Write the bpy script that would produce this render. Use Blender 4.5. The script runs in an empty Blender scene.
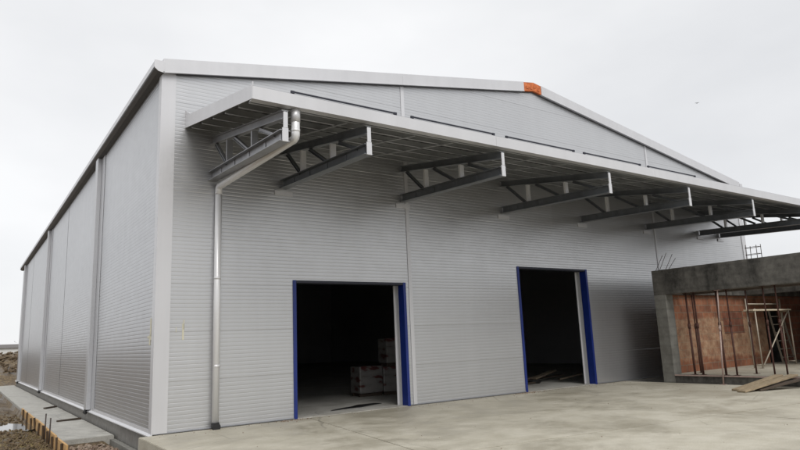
import bpy, bmesh, math, random
from mathutils import Vector, Matrix, noise
random.seed(7)
SC = bpy.context.scene
COL = SC.collection

# ------------------------------------------------------------------ helpers
def obj(name, bm, mat, parent=None, smooth=False):
    me = bpy.data.meshes.new(name)
    if len(bm.faces) < 60000: bmesh.ops.recalc_face_normals(bm, faces=bm.faces[:])
    bm.to_mesh(me); bm.free()
    for m in (mat if isinstance(mat, (list, tuple)) else [mat]):
        me.materials.append(m)
    if smooth:
        for p in me.polygons: p.use_smooth = True
    o = bpy.data.objects.new(name, me)
    COL.objects.link(o)
    if parent: o.parent = parent
    return o

def tag(o, label=None, cat=None, group=None, kind=None):
    if label: o['label'] = label
    if cat: o['category'] = cat
    if group: o['group'] = group
    if kind: o['kind'] = kind
    return o

def thing(name, label, cat, loc=(0, 0, 0), group=None, rz=0):
    o = bpy.data.objects.new(name, None); COL.objects.link(o)
    o.empty_display_size = .2
    o.location = loc; o.rotation_euler = (0, 0, rz)
    return tag(o, label, cat, group)

def copy_tree(src, parent=None):
    c = src.copy(); COL.objects.link(c)
    if parent: c.parent = parent
    for ch in list(src.children): copy_tree(ch, c)
    return c

def box(bm, x0, x1, y0, y1, z0, z1, bev=0, mi=0):
    vs = [bm.verts.new((x, y, z)) for x in (x0, x1) for y in (y0, y1) for z in (z0, z1)]
    idx = [(0, 1, 3, 2), (4, 6, 7, 5), (0, 4, 5, 1), (2, 3, 7, 6), (0, 2, 6, 4), (1, 5, 7, 3)]
    fs = []
    for f in idx:
        fa = bm.faces.new([vs[i] for i in f]); fa.material_index = mi; fs.append(fa)
    if bev:
        es = list({e for f in fs for e in f.edges})
        bmesh.ops.bevel(bm, geom=es, offset=bev, segments=2, profile=.6, affect='EDGES')
    return vs

def BX(*a, **k):
    bm = bmesh.new(); box(bm, *a, **k); return bm

def prism(bm, prof, axis, a0, a1, shift=(0, 0, 0)):
    """profile of (u,v) pairs swept along axis 'x' (u=y,v=z) or 'y' (u=x,v=z) or 'z' (u=x, v=y)"""
    def P(u, v, t):
        if axis == 'x': return (t, u, v)
        if axis == 'y': return (u, t, v)
        return (u, v, t)
    A = [bm.verts.new(P(u, v, a0)) for u, v in prof]
    B = [bm.verts.new(P(u, v, a1)) for u, v in prof]
    n = len(prof)
    for i in range(n):
        bm.faces.new((A[i], A[(i + 1) % n], B[(i + 1) % n], B[i]))
    bm.faces.new(A[::-1]); bm.faces.new(B)

def tube(bm, pts, r, seg=10, caps=True):
    pts = [Vector(p) for p in pts]
    rings = []
    n = len(pts)
    rr = r if isinstance(r, (list, tuple)) else [r] * n
    prev = None
    for i, p in enumerate(pts):
        if i == 0: d = pts[1] - pts[0]
        elif i == n - 1: d = pts[-1] - pts[-2]
        else: d = (pts[i + 1] - p).normalized() + (p - pts[i - 1]).normalized()
        d.normalize()
        if prev is None:
            a = d.orthogonal().normalized()
        else:
            a = (prev - d * prev.dot(d)).normalized()
        prev = a
        b = d.cross(a)
        rings.append([bm.verts.new(p + (a * math.cos(2 * math.pi * k / seg) + b * math.sin(2 * math.pi * k / seg)) * rr[i]) for k in range(seg)])
    for i in range(n - 1):
        for k in range(seg):
            f = bm.faces.new((rings[i][k], rings[i][(k + 1) % seg], rings[i + 1][(k + 1) % seg], rings[i + 1][k]))
            f.smooth = True
    if caps:
        bm.faces.new(rings[0][::-1]); bm.faces.new(rings[-1])

def ibeam(bm, p0, p1, h, w, tf=.012, tw=.012, lateral=(1, 0, 0), kind='I'):
    """steel section from p0 to p1; h measured across, flange width w along lateral"""
    p0, p1 = Vector(p0), Vector(p1)
    d = (p1 - p0).normalized(); s = Vector(lateral); s = (s - d * s.dot(d)).normalized(); u = d.cross(s).normalized()
    if u.z < 0: u = -u
    def slab(s0, s1, u0, u1):
        A = [bm.verts.new(q + s * a + u * b) for q in (p0, p1) for a, b in ((s0, u0), (s1, u0), (s1, u1), (s0, u1))]
        for f in ((0, 1, 2, 3), (7, 6, 5, 4), (0, 4, 5, 1), (1, 5, 6, 2), (2, 6, 7, 3), (3, 7, 4, 0)):
            bm.faces.new([A[i] for i in f])
    slab(-w / 2, w / 2, -h / 2, -h / 2 + tf)
    slab(-w / 2, w / 2, h / 2 - tf, h / 2)
    slab(-tw / 2, tw / 2, -h / 2 + tf, h / 2 - tf)

def bar(bm, p0, p1, w, t, lateral=(1, 0, 0)):
    """flat rectangular bar: w along lateral, t across"""
    p0, p1 = Vector(p0), Vector(p1)
    d = (p1 - p0).normalized(); s = Vector(lateral); s = (s - d * s.dot(d)).normalized(); u = d.cross(s).normalized()
    A = [bm.verts.new(q + s * a + u * b) for q in (p0, p1) for a, b in ((-w / 2, -t / 2), (w / 2, -t / 2), (w / 2, t / 2), (-w / 2, t / 2))]
    for f in ((0, 1, 2, 3), (7, 6, 5, 4), (0, 4, 5, 1), (1, 5, 6, 2), (2, 6, 7, 3), (3, 7, 4, 0)):
        bm.faces.new([A[i] for i in f])

# ------------------------------------------------------------------ materials
class NT:
    def __init__(self, name):
        self.m = bpy.data.materials.new(name); self.m.use_nodes = True
        self.t = self.m.node_tree; self.b = self.t.nodes['Principled BSDF']
        self.tc = self.t.nodes.new('ShaderNodeTexCoord')
    def n(self, ty, **k):
        x = self.t.nodes.new(ty)
        for a, v in k.items():
            if hasattr(x, a): setattr(x, a, v)
            else: x.inputs[a.replace('_', ' ')].default_value = v
        return x
    def l(self, a, b): self.t.links.new(a, b)
    def coords(self, scale=(1, 1, 1)):
        mp = self.n('ShaderNodeMapping'); mp.inputs['Scale'].default_value = scale
        self.l(self.tc.outputs['Object'], mp.inputs['Vector']); return mp.outputs['Vector']
    def noise(self, scale, detail=4, rough=.6, vec=None, dist=0):
        x = self.n('ShaderNodeTexNoise'); x.inputs['Scale'].default_value = scale
        x.inputs['Detail'].default_value = detail; x.inputs['Roughness'].default_value = rough
        x.inputs['Distortion'].default_value = dist
        self.l(vec or self.coords(), x.inputs['Vector']); return x.outputs['Fac']
    def ramp(self, fac, stops):
        r = self.n('ShaderNodeValToRGB'); e = r.color_ramp.elements
        while len(e) < len(stops): e.new(.5)
        for i, (p, c) in enumerate(stops):
            e[i].position = p
            e[i].color = (c, c, c, 1) if isinstance(c, (int, float)) else (*c, 1)
        self.l(fac, r.inputs['Fac']); return r.outputs['Color']
    def mix(self, a, b, fac, mode='MIX'):
        x = self.n('ShaderNodeMix', data_type='RGBA', blend_type=mode)
        for s, v in ((x.inputs['Factor'], fac), (x.inputs['A'], a), (x.inputs['B'], b)):
            if hasattr(v, 'node'): self.l(v, s)
            elif isinstance(v, (int, float)): s.default_value = v if s.name == 'Factor' else (v, v, v, 1)
            else: s.default_value = (*v, 1)
        return x.outputs['Result']
    def bump(self, h, strength=.3, dist=.02, prev=None):
        b = self.n('ShaderNodeBump'); b.inputs['Strength'].default_value = strength; b.inputs['Distance'].default_value = dist
        self.l(h, b.inputs['Height'])
        if prev: self.l(prev, b.inputs['Normal'])
        return b.outputs['Normal']
    def out(self, color=None, rough=None, normal=None, metal=None, spec=None):
        for nm, v in (('Base Color', color), ('Roughness', rough), ('Normal', normal), ('Metallic', metal), ('Specular IOR Level', spec)):
            if v is None: continue
            s = self.b.inputs[nm]
            if hasattr(v, 'node'): self.l(v, s)
            elif isinstance(v, (int, float)): s.default_value = v
            else: s.default_value = (*v, 1)
        return self.m

def metal_mat(name, base, metallic=.6, rough=.36, var=.06, bumpy=.02, streak=.5):
    m = NT(name)
    big = m.noise(.35, 3, .5)
    st = m.noise(1, 3, .6, m.coords((3.0, 3.0, .22)))
    fine = m.noise(22, 3, .6)
    f = m.mix(big, st, streak)
    lo = tuple(c * (1 - var * 1.6) for c in base); hi = tuple(c * (1 + var) for c in base)
    col = m.ramp(f, [(.3, lo), (.7, hi)])
    rg = m.ramp(fine, [(.3, rough - .05), (.7, rough + .07)])
    nb = m.bump(m.noise(.9, 2, .4), bumpy, .3)
    return m.out(col, rg, nb, metallic)

M = {}
def panel_mat(name, base, along, metallic=.62, rough=.33):
    """sandwich panel skin: each 1 m course and each sheet a hair different, faint rain streaks"""
    m = NT(name)
    sep = m.n('ShaderNodeSeparateXYZ'); m.l(m.tc.outputs['Object'], sep.inputs[0])
    fl = m.n('ShaderNodeMath', operation='FLOOR'); m.l(sep.outputs['Z'], fl.inputs[0])
    div = m.n('ShaderNodeMath', operation='DIVIDE'); m.l(sep.outputs[along], div.inputs[0]); div.inputs[1].default_value = 6.1
    fl2 = m.n('ShaderNodeMath', operation='FLOOR'); m.l(div.outputs[0], fl2.inputs[0])
    cb = m.n('ShaderNodeCombineXYZ'); m.l(fl.outputs[0], cb.inputs[0]); m.l(fl2.outputs[0], cb.inputs[1])
    wn = m.n('ShaderNodeTexWhiteNoise', noise_dimensions='3D'); m.l(cb.outputs[0], wn.inputs['Vector'])
    big = m.noise(.3, 4, .55)
    st = m.noise(1, 4, .65, m.coords((2.2, 2.2, .16)))
    f = m.mix(m.mix(big, st, .6), wn.outputs['Value'], .18)
    col = m.ramp(f, [(.25, tuple(c * .93 for c in base)), (.75, tuple(c * 1.05 for c in base))])
    rg = m.ramp(m.noise(3.5, 5, .65), [(.3, rough - .025), (.75, rough + .05)])
    nb = m.bump(m.noise(.5, 1, .4), .012 if along == 'X' else .003, .3)
    return m.out(col, rg, nb, metallic)

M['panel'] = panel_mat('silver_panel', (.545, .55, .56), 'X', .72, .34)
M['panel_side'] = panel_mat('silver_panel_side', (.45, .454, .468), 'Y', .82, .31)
M['trim'] = metal_mat('pale_trim', (.61, .61, .625), .35, .38, .05)
M['strip'] = metal_mat('grey_strip', (.50, .505, .52), .55, .36, .05)
M['galv'] = metal_mat('galvanised', (.34, .345, .36), .6, .4, .15)
M['steel_shaded'] = metal_mat('shaded_galvanised_steel', (.19, .203, .218), .5, .38, .2)  # galvanised truss steel, canopy shade darkened into its colour
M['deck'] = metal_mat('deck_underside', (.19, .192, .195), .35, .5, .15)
M['purlin'] = metal_mat('galvanised_purlin', (.42, .43, .44), .4, .42, .12)
M['gutter_dark'] = metal_mat('dark_grey_metal', (.10, .10, .105), .3, .45, .08)
m = NT('blue_paint'); nz = m.noise(5, 6, .75); n2 = m.noise(1, 4, .7, m.coords((14, 14, 1.2)))
M['blue'] = m.out(m.mix(m.ramp(m.mix(nz, n2, .5), [(.3, (.004, .016, .12)), (.62, (.006, .024, .19)), (.72, (.035, .05, .15))]), (.16, .15, .13), m.ramp(n2, [(.66, 0.), (.78, .6)])), m.ramp(nz, [(.3, .3), (.7, .6)]))
M['black'] = NT('black_rubber').out((.012, .012, .013), .5)
M['navy'] = NT('dark_navy').out((.015, .017, .03), .55)
M['inner'] = NT('hall_lining').out((.5, .5, .52), .6)
M['pipe'] = metal_mat('pipe_grey', (.76, .76, .765), .25, .33, .05)

m = NT('orange_insulation'); nz = m.noise(9, 4, .7)
M['orange'] = m.out(m.ramp(nz, [(.3, (.32, .075, .022)), (.6, (.62, .17, .05)), (.8, (.70, .27, .12))]), .8, m.bump(nz, .5, .02))

def concrete(name, c0, c1, stain=(.2, .18, .14), wet=.35, scale=.35, broom=True):
    m = NT(name)
    big = m.noise(scale * 1.7, 10, .74, dist=.35)
    mid = m.noise(scale * 5, 5, .65)
    fine = m.noise(70, 3, .7)
    sm = m.noise(1, 9, .72, m.coords((scale * 2.2, scale * 4.2, scale)), .8)
    col = m.mix(c0, c1, m.ramp(mid, [(.35, 0.), (.7, 1.)]))
    col = m.mix(col, stain, m.ramp(big, [(.45, 0.), (.64, .55)]))
    col = m.mix(col, tuple(min(1, c * 1.25) for c in c1), m.ramp(sm, [(.53, 0.), (.70, .26)]))
    col = m.mix(col, .5, m.ramp(fine, [(.35, 0.), (.8, .16)]))
    col = m.mix(col, m.ramp(fine, [(.3, .55), (.55, 1.)]), .8, 'MULTIPLY')
    wv = m.n('ShaderNodeTexWave', wave_type='RINGS', rings_direction='Z'); wv.inputs['Scale'].default_value = .22; wv.inputs['Distortion'].default_value = 5; wv.inputs['Detail'].default_value = 4; wv.inputs['Detail Scale'].default_value = .7
    mpv = m.n('ShaderNodeMapping'); mpv.inputs['Location'].default_value = (-4, 9, 0); m.l(m.tc.outputs['Object'], mpv.inputs['Vector']); m.l(mpv.outputs['Vector'], wv.inputs['Vector'])
    col = m.mix(col, tuple(c * .72 for c in c0), m.ramp(wv.outputs['Fac'], [(.55, 0.), (.75, .2), (.85, .05)]))
    vo = m.n('ShaderNodeTexVoronoi', feature='DISTANCE_TO_EDGE'); vo.inputs['Scale'].default_value = .22
    wp = m.n('ShaderNodeMix', data_type='VECTOR'); wp.inputs['Factor'].default_value = .12
    nv = m.n('ShaderNodeTexNoise'); nv.inputs['Scale'].default_value = 1.6; nv.inputs['Detail'].default_value = 5; m.l(m.tc.outputs['Object'], nv.inputs['Vector'])
    m.l(m.tc.outputs['Object'], wp.inputs[4]); m.l(nv.outputs['Color'], wp.inputs[5]); m.l(wp.outputs[1], vo.inputs['Vector'])
    crack = m.mix(m.ramp(vo.outputs['Distance'], [(.0, 1.), (.0035, 0.)]), m.ramp(m.noise(.4, 2, .5), [(.5, 0.), (.6, .5)]), 1., 'MULTIPLY')
    col = m.mix(col, tuple(c * .3 for c in c0), crack)
    rg = m.ramp(big, [(.42, .82), (.6, wet)])
    nb = m.bump(fine, .25, .006); nb = m.bump(mid, .18, .03, nb)
    return m.out(col, rg, nb)

M['apron'] = concrete('apron_concrete', (.41, .378, .295), (.50, .468, .385), (.24, .21, .145), .44)
M['walk'] = concrete('path_concrete', (.33, .32, .285), (.46, .45, .41), (.20, .19, .16), .4, .9)
M['plinth'] = concrete('plinth_concrete', (.16, .15, .135), (.24, .23, .21), (.11, .10, .085), .5, 1.2)
M['hallfloor'] = concrete('hall_floor', (.44, .43, .39), (.52, .51, .47), (.34, .32, .28), .35, .5)
def raw_concrete(name, c0, c1):
    m = NT(name)
    st = m.noise(1, 5, .65, m.coords((1.6, 1.6, .5)), .8)
    mid = m.noise(5, 5, .7)
    board = m.n('ShaderNodeTexWave', wave_type='BANDS', bands_direction='Z'); board.inputs['Scale'].default_value = 1.1
    board.inputs['Distortion'].default_value = 1.2; board.inputs['Detail'].default_value = 3
    m.l(m.coords(), board.inputs['Vector'])
    col = m.mix(c0, c1, m.ramp(m.mix(st, mid, .4), [(.40, 0.), (.62, 1.)]))
    col = m.mix(col, m.ramp(board.outputs['Fac'], [(0, .72), (.25, 1.)]), .5, 'MULTIPLY')
    return m.out(col, .75, m.bump(mid, .35, .02))
M['rawlight'] = raw_concrete('pale_patch_concrete', (.34, .325, .28), (.56, .54, .49))
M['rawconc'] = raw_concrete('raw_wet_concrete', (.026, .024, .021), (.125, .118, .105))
M['rawpale'] = raw_concrete('raw_pale_concrete', (.12, .115, .10), (.20, .195, .175))

def brick_mat(name, c1, c2, mortar, smear=True):
    m = NT(name)
    sep = m.n('ShaderNodeSeparateXYZ'); m.l(m.tc.outputs['Object'], sep.inputs[0])
    cb = m.n('ShaderNodeCombineXYZ')
    ad = m.n('ShaderNodeMath', operation='ADD'); m.l(sep.outputs['X'], ad.inputs[0]); m.l(sep.outputs['Y'], ad.inputs[1])
    m.l(ad.outputs[0], cb.inputs[0]); m.l(sep.outputs['Z'], cb.inputs[1])
    bt = m.n('ShaderNodeTexBrick'); m.l(cb.outputs[0], bt.inputs['Vector'])
    bt.inputs['Scale'].default_value = 1; bt.inputs['Brick Width'].default_value = .38; bt.inputs['Row Height'].default_value = .24
    bt.inputs['Mortar Size'].default_value = .014; bt.inputs['Bias'].default_value = -.1
    bt.inputs['Color1'].default_value = (*c1, 1); bt.inputs['Color2'].default_value = (*c2, 1); bt.inputs['Mortar'].default_value = (*mortar, 1)
    nz = m.noise(2.2, 5, .7)
    col = m.mix(bt.outputs['Color'], m.ramp(nz, [(.28, .35), (.62, 1.1)]), .9, 'MULTIPLY')
    ridg = m.n('ShaderNodeTexWave', wave_type='BANDS', bands_direction='Z'); ridg.inputs['Scale'].default_value = 16; m.l(m.coords(), ridg.inputs['Vector'])
    if smear:   # pale mortar slurry trowelled over the middle courses of the wall
        z = sep.outputs['Z']
        wob = m.n('ShaderNodeMath', operation='MULTIPLY_ADD'); m.l(m.noise(1.8, 4, .6), wob.inputs[0]); wob.inputs[1].default_value = .8; m.l(z, wob.inputs[2])
        band = m.ramp(m.n('ShaderNodeMapRange').outputs[0], [(0, 0.), (1, 1.)])
        mr = m.n('ShaderNodeMapRange'); mr.inputs['From Min'].default_value = 0; mr.inputs['From Max'].default_value = 3; m.l(wob.outputs[0], mr.inputs['Value'])
        band = m.ramp(mr.outputs['Result'], [(.32, 0.), (.36, .92), (.77, .92), (.80, 0.)])
        patch = m.ramp(m.noise(3.5, 5, .7), [(.35, .15), (.6, .95)])
        fac = m.mix(band, patch, 1., 'MULTIPLY')
        col = m.mix(col, m.ramp(m.noise(4.5, 5, .75), [(.3, (.22, .13, .075)), (.68, (.46, .31, .195))]), fac)
    nb = m.bump(bt.outputs['Fac'], -.6, .02); nb = m.bump(ridg.outputs['Fac'], .35, .008, nb)
    return m.out(col, .85, nb)
M['brick'] = brick_mat('hollow_brick', (.29, .115, .058), (.20, .078, .042), (.23, .16, .11))
M['brick_plain'] = brick_mat('hollow_brick_plain', (.22, .075, .04), (.16, .055, .03), (.17, .12, .085), False)

def wood(name, c0, c1, ax=(6, 6, 6)):
    m = NT(name)
    g = m.noise(1, 5, .65, m.coords(ax), .5); f = m.noise(2.2, 4, .7)
    col = m.ramp(m.mix(g, f, .4), [(.3, c0), (.7, c1)])
    return m.out(col, .75, m.bump(g, .4, .006))
M['osb'] = wood('formwork_board', (.34, .19, .065), (.58, .37, .16), (3, 3, 25))
M['plank'] = wood('weathered_plank', (.15, .115, .07), (.36, .28, .18), (2, 25, 25))
M['palewood'] = wood('pale_pine', (.45, .38, .28), (.62, .54, .42), (2, 20, 20))
M['stake'] = wood('dark_stake', (.035, .022, .012), (.10, .065, .035), (25, 25, 3))
M['timber_mid'] = wood('mid_timber', (.07, .055, .04), (.16, .125, .085), (2, 20, 20))
M['timber_dark'] = wood('dark_timber', (.03, .022, .016), (.075, .052, .035), (2, 20, 20))
m = NT('rusty_steel'); nz = m.noise(14, 5, .7)
M['rust'] = m.out(m.ramp(nz, [(.3, (.035, .014, .010)), (.7, (.10, .036, .024))]), .75, m.bump(nz, .3, .004))
m = NT('pale_red_tube'); nz = m.noise(14, 5, .7)
M['paletube'] = m.out(m.ramp(nz, [(.3, (.30, .20, .17)), (.7, (.42, .33, .29))]), .6)
m = NT('rebar'); nz = m.noise(30, 4, .7)
M['rebar'] = m.out(m.ramp(nz, [(.3, (.025, .02, .018)), (.7, (.07, .05, .042))]), .7)
M['scaf'] = metal_mat('zinc_tube', (.38, .335, .27), .25, .5, .15)

m = NT('wrapped_pack')     # white film with broken dark red print bands
sep = m.n('ShaderNodeSeparateXYZ'); m.l(m.tc.outputs['Object'], sep.inputs[0])
nz = m.noise(1, 2, .5, m.coords((2.2, 2.2, 6)))
M['pack'] = m.out(m.ramp(nz, [(.44, (.20, .19, .18)), (.56, (.15, .145, .14)), (.60, (.085, .02, .018)), (.68, (.06, .016, .015))]), .4, m.bump(m.noise(8, 3, .6), .5, .03))

m = NT('mud')
a = m.noise(.5, 6, .65, dist=.5); b = m.noise(5, 6, .72); c = m.noise(38, 4, .7)
col = m.ramp(b, [(.28, (.028, .018, .010)), (.5, (.09, .06, .03)), (.72, (.26, .19, .095))])
col = m.mix(col, (.23, .165, .07), m.ramp(c, [(.52, 0.), (.68, .7)]))
col = m.mix(col, (.05, .034, .02), m.ramp(a, [(.45, 0.), (.65, .7)]))
M['mud'] = m.out(col, m.ramp(a, [(.38, .75), (.58, .3)]), m.bump(c, .7, .03, m.bump(b, .6, .08)))
m = NT('clod'); b = m.noise(12, 5, .7)
M['clod'] = m.out(m.ramp(b, [(.3, (.035, .024, .014)), (.7, (.16, .11, .06))]), .85, m.bump(b, .5, .02))
m = NT('rubble'); b = m.noise(6, 5, .7)
M['rubble'] = m.out(m.ramp(b, [(.35, (.13, .085, .06)), (.55, (.26, .20, .15)), (.7, (.32, .29, .25))]), .85, m.bump(b, .5, .02))
m = NT('straw'); b = m.noise(4, 3, .6)
M['straw'] = m.out(m.ramp(b, [(.35, (.14, .10, .035)), (.65, (.30, .23, .09))]), .8)
m = NT('puddle_water')
M['water'] = m.out((.05, .045, .035), .04, m.bump(m.noise(6, 2, .5), .02, .01), 0, .9)
m = NT('bark'); b = m.noise(8, 4, .7)
M['bark'] = m.out(m.ramp(b, [(.3, (.03, .022, .016)), (.7, (.08, .06, .045))]), .9)
m = NT('winter_foliage'); b = m.noise(.9, 4, .7)
M['leaf'] = m.out(m.ramp(b, [(.3, (.02, .022, .014)), (.7, (.07, .065, .04))]), .8)
M['shedwall'] = NT('shed_wall').out((.62, .62, .60), .6)
M['shedroof'] = NT('shed_roof').out((.10, .09, .085), .7)
M['bird'] = NT('bird_black').out((.012, .012, .013), .6)
M['seal'] = NT('dried_sealant').out((.62, .59, .45), .6)
M['wetstain'] = NT('black_sheeting').out((.010, .010, .011), .35)
M['joint'] = NT('joint_filler').out((.055, .045, .035), .9)

# ------------------------------------------------------------------ dimensions (solved from the photo)
W, L = 24.55, 37.6
APX, EAVE, RIDGE = 11.75, 7.6, 9.56        # underside of verge
D1 = (3.06, 6.26, 3.13); D2 = (10.44, 13.66, 3.70)
S1, S2 = 6.43, 17.85

def roof_z(x):
    return EAVE + (RIDGE - EAVE) * (x / APX if x < APX else (W - x) / (W - APX))

# ------------------------------------------------------------------ setting: terrain, apron, path
def axis_pts(spans):
    out = []
    for a, b, n in spans:
        out += [a + (b - a) * i / n for i in range(n)]
    out.append(spans[-1][1]); return out
xs = axis_pts([(-900, -60, 14), (-60, -14, 16), (-14, -5, 36), (-5, -1.2, 60), (-1.2, .6, 14), (.6, 30, 12), (30, 900, 16)])
ys = axis_pts([(-500, -40, 8), (-40, -3, 16), (-3, 13, 170), (13, 60, 120), (60, 140, 20), (140, 1500, 16)])
def ground_z(x, y):
    if x > -.25 and x < 70 and y < L + .2 and y > -60: return -.5
    z = -.40
    out = 0
    if x < -1.22:
        d = min(1, (-1.22 - x) / .5)
        z -= .17 * math.exp(-((-1.22 - x) / .55) ** 2) * (1 if y > 1.2 else max(0, y - .2))
        z += .10 * d * (noise.fractal(Vector((x * .9, y * .9, 3)), 1, 2, 5)) + .02 * d
        z += .05 * d * noise.fractal(Vector((x * 4.5, y * 4.5, 1)), 1, 2, 3)
        # puddle hollow
        q = math.hypot((x + 3.1) / 2.0, (y - 9.5) / 2.6)
        z -= .30 * max(0, 1 - q * q) 
        z += .10 * math.exp(-((x + 2.3) / .8) ** 2 - ((y - 5.2) / 1.6) ** 2)
    elif x < 0:
        if 0 < y < 3.3: z += -.09 + .03 * noise.noise(Vector((x * 6, y * 6, 0)))
    # spoil heap beyond the far corner
    if y > 38 and y < 75 and x < 9:
        b = max(0, 1 - ((y - 50) / 12) ** 2)
        n1 = noise.fractal(Vector((x * .35, y * .35, 7)), 1, 2, 5)
        side = min(1, max(0, (8 - x) / 5))
        z += b ** .7 * side * (2.0 + .45 * n1)
    if y > 75: z += .15 * noise.noise(Vector((x * .02, y * .02, 2)))
    if y < 38 and x < -3.4: z += .0
    return z
bm = bmesh.new()
grid = [[bm.verts.new((x, y, ground_z(x, y))) for y in ys] for x in xs]
for i in range(len(xs) - 1):
    for j in range(len(ys) - 1):
        f = bm.faces.new((grid[i][j], grid[i + 1][j], grid[i + 1][j + 1], grid[i][j + 1])); f.smooth = True
tag(obj('ground', bm, M['mud']), 'wet brown churned mud of the building site beside the hall', kind='structure')

# apron: separate pours with open joints
def poly_slab(bm, pts, z0, z1, bev=.01):
    A = [bm.verts.new((x, y, z1)) for x, y in pts]; B = [bm.verts.new((x, y, z0)) for x, y in pts]
    n = len(pts)
    fs = [bm.faces.new(A), bm.faces.new(B[::-1])] + [bm.faces.new((A[i], B[i], B[(i + 1) % n], A[(i + 1) % n])) for i in range(n)]
    bmesh.ops.recalc_face_normals(bm, faces=fs)
    es = [e for e in fs[0].edges]
    bmesh.ops.bevel(bm, geom=es, offset=bev, segments=2, affect='EDGES')
g = .007
def yb(x): return -6.05 - (x - 4.2) * .126       # long construction joint
def xa(y): return 3.41 + y * .16                  # saw cut from door
bm = bmesh.new()
ylo = -40
poly_slab(bm, [(-.25, -.012), (xa(0) - g, -.012), (xa(-5.9) - g, yb(xa(-5.9)) + g), (-.25, yb(-.25) + g)], -.35, 0)
poly_slab(bm, [(xa(0) + g, -.012), (15.1 - .012, -.012), (15.1 - .012, yb(15.1) + g), (xa(-5.9) + g, yb(xa(-5.9)) + g)], -.35, 0)
poly_slab(bm, [(-.25, yb(-.25) - g), (9.0 - g, yb(9) - g), (9.0 - g, ylo), (-.25, ylo)], -.35, 0)
poly_slab(bm, [(9.0 + g, yb(9) - g), (15.1 - .012, yb(15.1) - g), (15.1 - .012, ylo), (9.0 + g, ylo)], -.35, 0)
tag(obj('pavement', bm, M['apron']), 'stained pale concrete apron in front of the hall doors', kind='structure')
bm = BX(15.1, 60, -60, -.012, -.4, -.05)
tag(obj('foundation_ground', bm, M['plinth']), 'levelled base under the unfinished annex', kind='structure')

bm = bmesh.new()
px0, px1 = -1.2, -.06
for (y0, y1, z) in ((3.35, 8.0, -.29), (8.02, 13.9, -.30), (13.92, 24, -.305), (24.02, 48, -.305)):
    poly_slab(bm, [(px0, y0), (px1, y0), (px1, y1), (px0, y1)], -.5, z, .012)
tag(obj('path', bm, M['walk']), 'freshly poured pale concrete path along the side wall', kind='structure')
bm = BX(-.16, -.04, -.35, 3.3, -.6, -.37, bev=.01)
tag(obj('kerb', bm, M['rawpale']), 'pale concrete footing edge below the side wall corner', kind='structure')
bm = bmesh.new()
pts = []
for k in range(40):
    a = 2 * math.pi * k / 40
    r = 1 + .18 * noise.noise(Vector((math.cos(a) * 1.5, math.sin(a) * 1.5, 4)))
    pts.append((-3.1 + 1.85 * r * math.cos(a), 9.5 + 2.4 * r * math.sin(a)))
bm.faces.new([bm.verts.new((x, y, -.47)) for x, y in pts])
tag(obj('water', bm, M['water']), 'still puddle mirroring the white sky in the mud', kind='structure')
bm = BX(.12, W - .12, -.008, L - .12, -.3, .004)
tag(obj('hall_floor', bm, M['hallfloor']), 'dark dusty concrete floor inside the hall', kind='structure')

# ------------------------------------------------------------------ warehouse
hall = thing('warehouse', 'large silver grey metal clad warehouse hall with low gable and two open doorways', 'warehouse', (0, 0, 0))

PITCH = .0833
def ribbed(bm, axis, a0, a1, z0, z1, sign=-1, off=0., seam=True):
    """micro-ribbed facing from a0..a1 along axis, rows of flat band + small groove; real relief"""
    segs = max(1, int((a1 - a0) / 1.5))
    ss = [a0 + (a1 - a0) * i / segs for i in range(segs + 1)]
    prof = []
    k0 = math.floor(z0 / PITCH)
    z = z0
    rows = []
    k = k0
    while k * PITCH < z1 - 1e-6:
        b = k * PITCH
        deep = .0036 if k % 12 == 0 and seam else .0016
        wd = .010 if k % 12 == 0 and seam else .008
        rows += [(b, deep), (b + wd * .8, deep), (b + wd * 1.6, 0), (b + PITCH * .5, -.0006), (b + PITCH - wd * .6, 0)]
        k += 1
    rows = [(zz, d) for zz, d in rows if z0 <= zz <= z1]
    rows = [(z0, 0)] + [r for r in rows if r[0] > z0 + 1e-4] 
    if rows[-1][0] < z1 - 1e-4: rows.append((z1, 0))
    V = []
    for zz, d in rows:
        row = []
        for s in ss:
            v = off - sign * d
            row.append(bm.verts.new((s, v, zz) if axis == 'x' else (v, s, zz)))
        V.append(row)
    for i in range(len(rows) - 1):
        for j in range(segs):
            bm.faces.new((V[i][j], V[i][j + 1], V[i + 1][j + 1], V[i + 1][j]))

def clip_roof(bm):
    for (x0, z0, x1, z1) in ((0, EAVE + .12, APX, RIDGE + .12), (APX, RIDGE + .12, W, EAVE + .12)):
        d = Vector((x1 - x0, 0, z1 - z0)).normalized(); nrm = Vector((-d.z, 0, d.x))
        bmesh.ops.bisect_plane(bm, geom=bm.verts[:] + bm.edges[:] + bm.faces[:], plane_co=(x0, 0, z0), plane_no=nrm, clear_outer=True)

ZB = .03
bm = bmesh.new()
for a0, a1, z0 in ((0.02, D1[0], ZB), (D1[0], D1[1], D1[2]), (D1[1], D2[0], ZB), (D2[0], D2[1], D2[2]), (D2[1], W - .02, ZB)):
    ribbed(bm, 'x', a0, a1, z0, RIDGE + .3, -1, 0)
clip_roof(bm)
bmesh.ops.recalc_face_normals(bm, faces=bm.faces[:])
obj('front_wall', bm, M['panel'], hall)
# inner lining of the front wall
bm = bmesh.new()
for a0, a1, z0 in ((0.1, D1[0], ZB), (D1[0], D1[1], D1[2]), (D1[1], D2[0], ZB), (D2[0], D2[1], D2[2]), (D2[1], W - .1, ZB)):
    box(bm, a0, a1, .06, .12, z0, RIDGE + .3)
clip_roof(bm)
obj('front_lining', bm, M['inner'], hall)
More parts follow.
